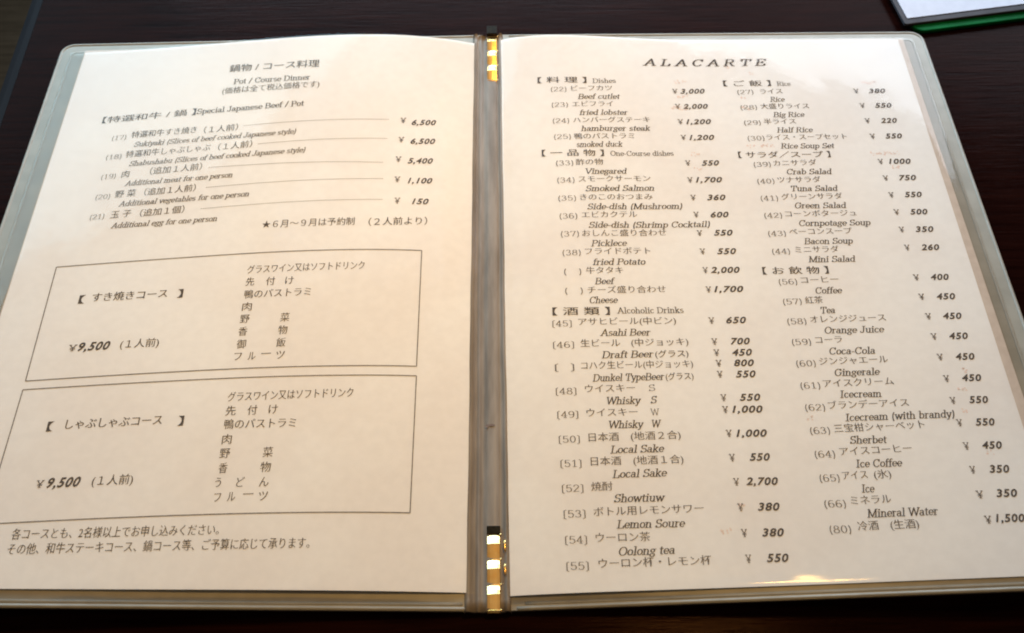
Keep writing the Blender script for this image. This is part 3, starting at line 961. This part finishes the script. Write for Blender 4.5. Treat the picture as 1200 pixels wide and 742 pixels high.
def set_type(lines, page):
    jobs, idx = [], []
    for i, t in enumerate(lines):
        st = STYLES[t[1]]
        if st[0] == 'font':
            s = t[0]
            jobs.append((s, st[4], st[2], st[3])); idx.append(i)
    done = dict(zip(idx, font_text(jobs)))
    bins = {}
    for i, t in enumerate(lines):
        words, code, x0, y0, x1, y1 = t[:6]
        kind, em, a, b_, shear, ink, part = STYLES[code]
        if kind == 'font': runs = [(done[i], 0.0, 1.0)]; pv, pf = done[i]
        else:
            nl = len(words)
            for q, c in enumerate(words):
                if c not in GLYPHS: nl = q; break
            if nl < len(words): nl -= 1      # the bracket before it goes with the Japanese word
            latin = words[:nl]
            rest = words[len(latin):]
            pv, pf = serif_text(latin, a, b_, shear, .30 if code == 'TI' else 0.0)
            if rest:                     # a Japanese word set after the English one
                (rv, rf), = font_text([(rest, 0, .004, .010)])
                mx = max(q[0] for q in pv) + .08
                b0 = len(pv)
                pv = pv + [(mx + x*.86, y*.86) for x, y in rv]
                pf = pf + [[b0+q for q in fa] for fa in rf]
        if not pv: continue
        mn, mx = min(q[0] for q in pv), max(q[0] for q in pv)
        base = 0.0
        if kind == 'font' and code not in ('P', 'P2'): base = -.07
        out = []
        for x, y in pv:
            u = (x-mn)/(mx-mn)
            out.append(((x0 + (x1-x0)*u)*.001, (y0 + (y1-y0)*u + (y-base)*em)*.001))
        bins.setdefault((part, ink), []).append((out, pf))
    for (part, ink), polys in bins.items():
        drape(part, polys, M[ink], page)


set_type(LEFT_TEXT, PAGES[-1])
set_type(RIGHT_TEXT, PAGES[1])


def rule_line(x0, y0, x1, y1, wd, bow=0.0, seg=40):
    pv, pf = [], []
    d = math.hypot(x1-x0, y1-y0); nx, ny = -(y1-y0)/d*wd/2, (x1-x0)/d*wd/2
    for i in range(seg+1):
        u = i/seg
        x, y = x0+(x1-x0)*u, y0+(y1-y0)*u + bow*4*u*(1-u)
        pv += [((x+nx)*.001, (y+ny)*.001), ((x-nx)*.001, (y-ny)*.001)]
    for i in range(seg): pf.append((2*i, 2*i+1, 2*i+3, 2*i+2))
    return pv, pf


for tl, tr, br, bl in (((-199.5, 2.9), (-32.7, 10.6), (-33.0, -50.4), (-198.6, -58.0)),
                       ((-198.6, -62.3), (-32.9, -55.1), (-33.3, -117.3), (-199.0, -123.3))):
    drape('ruled_frame', [rule_line(*tl, *tr, .46, 1.3), rule_line(*bl, *br, .46, 1.3),
                          rule_line(*tl, *bl, .46), rule_line(*tr, *br, .46)], M['rule'], PAGES[-1], INK_LIFT*.9)
dots = []
for x0, y0, x1, y1 in LEADERS:
    k = int((x1-x0)/1.05)
    for i in range(k):
        u = i/k; x = x0+(x1-x0)*u; y = y0+(y1-y0)*u + .55*4*u*(1-u)
        dots.append(([((x+a)*.001, (y+c)*.001) for a, c in ((0, -.17), (.52, -.17), (.52, .17), (0, .17))], [(0, 1, 2, 3)]))
drape('dotted_leader', dots, M['ink_light'], PAGES[-1])

# faint pink offset marks on the right-hand page
STAINS = [(97.6, 118.1, 6.2), (97.9, 107.7, 6.6), (95.3, 99.3, 8.7), (123.3, 128.3, 3.6), (135.3, 124.3, 2.7), (100.6, 68.1, 4.6), (100.5, 58.6, 3.7), (195.1, 116.0, 7.5), (128.5, 106.9, 2.6), (129.2, 99.0, 3.5), (192.9, 66.0, 14.1), (196.4, 56.8, 4.1), (136.3, 73.0, 6.7), (128.2, 72.6, 4.2), (199.8, -59.8, 2.8), (196.7, -69.3, 3.5), (195.5, -79.5, 2.0), (132.1, -79.8, 3.5), (200.1, -98.7, 2.7), (99.0, -118.1, 3.3), (91.1, -127.9, 4.6)]
blobs = []
for cx, cy, wd in STAINS:
    k = max(2, int(wd/1.1))
    for i in range(k):
        x = cx - wd/2 + wd*(i+.5)/k + random.uniform(-.3, .3)
        for q in range(2):
            r = random.uniform(.35, .75); yy = cy + random.uniform(-1.1, 1.1); xx = x + random.uniform(-.4, .4)
            pts = [((xx + r*random.uniform(.5, 1.1)*math.cos(a*math.pi/4))*.001, (yy + r*random.uniform(.5, 1.1)*math.sin(a*math.pi/4))*.001) for a in range(8)]
            blobs.append((pts, [tuple(range(8))]))
drape('pink_stain', blobs, M['stain'], PAGES[1], .00007)

# ------------------------------------------------------------------ clear pockets over the pages
def film_z(s):
    def fz(x, y):
        ax = abs(x)
        xe, yb = .2262, -.1502
        base = cover_z(x, y) + .0006
        top = page_z(x, y) + .0006
        # small waves left by the welding
        wv = .00016*math.sin(x*118 + 1.3 + 9*y) + .00012*math.sin(x*47 + y*61)
        wv += .00022*math.exp(-((y+.1500)/.0024)**2) * (math.sin(x*74+.6) + .6*math.sin(x*151))
        kx = min(1, max(0, (xe-ax)/.009)); ky = min(1, max(0, (y+.1536)/.0044)); kt = 1
        kx = kx*kx*(3-2*kx); ky = math.sin(ky*math.pi/2)
        k = kx*ky
        return base*(1-k) + (top + abs(wv)*.6 + wv*.4)*k
    return fz


for s in (-1, 1):
    xs = lin(.0075 if s < 0 else .0052, .205, 90) + lin(.2065, .2258, 16)
    xs = [s*x for x in xs]
    if s < 0: xs.reverse()
    ys = lin(-.1535, -.1400, 40) + lin(-.138, .1484 if s < 0 else .1500, 90)
    fz = film_z(s)
    v = [(x, y, fz(x, y)) for x in xs for y in ys]
    ny = len(ys)
    f = [(i*ny+j, (i+1)*ny+j, (i+1)*ny+j+1, i*ny+j+1) for i in range(len(xs)-1) for j in range(ny-1)]
    mesh_obj('clear_pocket', v, f, M['film'], menu, True)

# ------------------------------------------------------------------ spine strip with its ribs
prof = [(-.0108, -.0008), (-.0106, .0010), (-.0098, .0018), (-.0090, .0020), (-.0083, .0015), (-.0078, .0006), (-.0066, .0006), (-.0062, .0011), (-.0056, .0011),
        (-.0052, .0005), (-.0034, .0004), (-.0030, .0010), (-.0018, .0013), (.0004, .0013), (.0018, .0012), (.0024, .0005), (.0036, .0004),
        (.0040, .0014), (.0046, .0020), (.0054, .0020), (.0060, .0012), (.0064, -.0008)]
v, f = [], []
ysp = lin(-H/2-.0004, H/2-.0012, 70)
for y in ysp:
    wob = .0002*math.sin(y*60) + .00012*math.sin(y*173)
    flare = .0006*(-y/.156)
    for i, (x, z) in enumerate(prof):
        xx = x + (flare if x > .003 else (-flare if x < -.008 else 0)) + wob*.5
        v.append((xx, y, cover_z(0, y) + z + .0001))
k = len(prof)
for j in range(len(ysp)-1):
    for i in range(k-1): f.append((j*k+i, j*k+i+1, (j+1)*k+i+1, (j+1)*k+i))
n0 = len(v)
v += [(a, c, d-.0022) for a, c, d in v[:n0]]
for j in range(len(ysp)-1):
    for i in range(k-1): f.append((n0+j*k+i, n0+(j+1)*k+i, n0+(j+1)*k+i+1, n0+j*k+i+1))
    for i in (0, k-1):
        f.append((j*k+i, (j+1)*k+i, n0+(j+1)*k+i, n0+j*k+i))
for j in (0, len(ysp)-1):
    for i in range(k-1): f.append((j*k+i, n0+j*k+i, n0+j*k+i+1, j*k+i+1))
spine = mesh_obj('spine_strip', v, f, M['spine'], menu, True)
v, f = [], []
for cx, cy, rx, ry in ((-.0008, -.0775, .0020, .0006), (-.0026, -.0782, .0007, .0010)):
    b0 = len(v)
    for a in range(10):
        q = random.uniform(.6, 1.1)
        x, y = cx + rx*q*math.cos(a*math.pi/5), cy + ry*q*math.sin(a*math.pi/5)
        v.append((x, y, cover_z(0, y) + .0017))
    f.append(tuple(range(b0, b0+10)))
mesh_obj('scuff_mark', v, f, M['scuff'], spine)

# ------------------------------------------------------------------ gold clips on the spine
def clip(y0, la, lb):
    """A pressed-metal gold clip: three crimped waves, rising over lb and falling over la towards the far end."""
    root = empty('spine_clip', (0, y0, cover_z(0, y0)))
    root.parent = menu
    slope = (cover_z(0, y0+.03)-cover_z(0, y0))/.03
    p = [(-.0003, .0002), (-.0002, .0012), (.0006, .0017)]
    d = .0006
    for q in range(3):
        p += [(d+.0004, .0014), (d+lb*.5, .0022), (d+lb-.0003, .0030), (d+lb, .0031), (d+lb+.0003, .0030), (d+lb+la*.5, .0023), (d+lb+la-.0004, .0015)]
        d += la+lb
    p += [(d, .0014), (d+.0002, .0002)]
    hw = .0026
    across = [(-1, -.0007), (-.93, -.0003), (-.55, -.00008), (0, 0), (.55, -.00008), (.93, -.0003), (1, -.0007)]
    k = len(across)
    v = [(hw*a, y, z + dz + slope*y) for y, z in p for a, dz in across]
    f = [(m*k+q, m*k+q+1, (m+1)*k+q+1, (m+1)*k+q) for m in range(len(p)-1) for q in range(k-1)]
    n0 = len(v)
    v += [(x, y, .0001 + slope*y) for x, y, z in v[:n0]]
    for m in range(len(p)-1):
        f.append((m*k, (m+1)*k, n0+(m+1)*k, n0+m*k)); f.append((m*k+k-1, n0+m*k+k-1, n0+(m+1)*k+k-1, (m+1)*k+k-1))
    o = mesh_obj('gold_band', v, f, M['gold'], root)
    return root, d, slope, hw


def box_mesh(name, x0, x1, y0, y1, z0, z1, mat, parent, slope=0.0):
    v = [(x, y, z + slope*y) for z in (z0, z1) for x, y in ((x0, y0), (x1, y0), (x1, y1), (x0, y1))]
    f = [(3, 2, 1, 0), (4, 5, 6, 7), (0, 1, 5, 4), (1, 2, 6, 5), (2, 3, 7, 6), (3, 0, 4, 7)]
    o = mesh_obj(name, v, f, mat, parent)
    bv = o.modifiers.new('bevel', 'BEVEL'); bv.width = .0003; bv.segments = 2
    return o


for y0, la, lb, cap, lugs in ((.1205, .0050, .0056, .0060, ()), (-.1568, .0043, .0058, .0036, (.0262, .0166))):
    root, d, sy, hw = clip(y0, la, lb)
    far = cap > .005
    box_mesh('end_cap' if far else 'end_slot', -hw*1.04, hw*1.04, d+.0002, d+.0002+cap, .0004, .0036 if far else .0017, M['slot'], root, sy)
    for c in lugs:
        pts = [(hw+.0019, c-.0024+.0048*q/8, .0021 + sy*c) for q in range(9)]
        o = tube('side_lug', pts, .0006, M['gold'], root, 10)
        for q, vv in enumerate(o.data.vertices):          # pinch the ends
            t = (q//10)/8*2-1
            w = math.sqrt(max(.02, 1-t*t))
            ax = (hw+.0019, .0021 + sy*c)
            vv.co.x = ax[0] + (vv.co.x-ax[0])*w
            vv.co.z = ax[1] + (vv.co.z-ax[1])*w
    for q in range(4):                                     # small rivets along the right flank
        o = box_mesh('rivet', hw-.0001, hw+.0006, q*(la+lb)+.0002, q*(la+lb)+.0010, .0012, .0019, M['gold'], root, sy)

# ------------------------------------------------------------------ second, green menu lying beyond
green = empty('menu_folder', (.2275, .1650, 0.0), math.radians(8.7))
prop(green, 'closed green-edged folder with a blank white sheet on top, only its corner showing', 'menu')


def plate(name, x0, y0, x1, y1, z0, z1, r, mat, parent, bev=.0006):
    pts = []
    for cx, cy, a0 in ((x1-r, y0+r, -90), (x1-r, y1-r, 0), (x0+r, y1-r, 90), (x0+r, y0+r, 180)):
        for a in range(0, 91, 15): pts.append((cx+r*math.cos(math.radians(a0+a)), cy+r*math.sin(math.radians(a0+a))))
    k = len(pts)
    v = [(x, y, z0) for x, y in pts] + [(x, y, z1) for x, y in pts]
    f = [tuple(range(k-1, -1, -1)), tuple(range(k, 2*k))] + [(i, (i+1) % k, k+(i+1) % k, k+i) for i in range(k)]
    o = mesh_obj(name, v, f, mat, parent)
    if bev:
        bv = o.modifiers.new('bevel', 'BEVEL'); bv.width = bev; bv.segments = 3; bv.limit_method = 'ANGLE'
    return o


plate('green_cover', .004, -.0035, .226, .308, .0004, .0030, .006, M['green'], green)
plate('smoky_pocket', -.0008, .0012, .2262, .3072, .0031, .0049, .0012, M['smoky'], green, .0003)
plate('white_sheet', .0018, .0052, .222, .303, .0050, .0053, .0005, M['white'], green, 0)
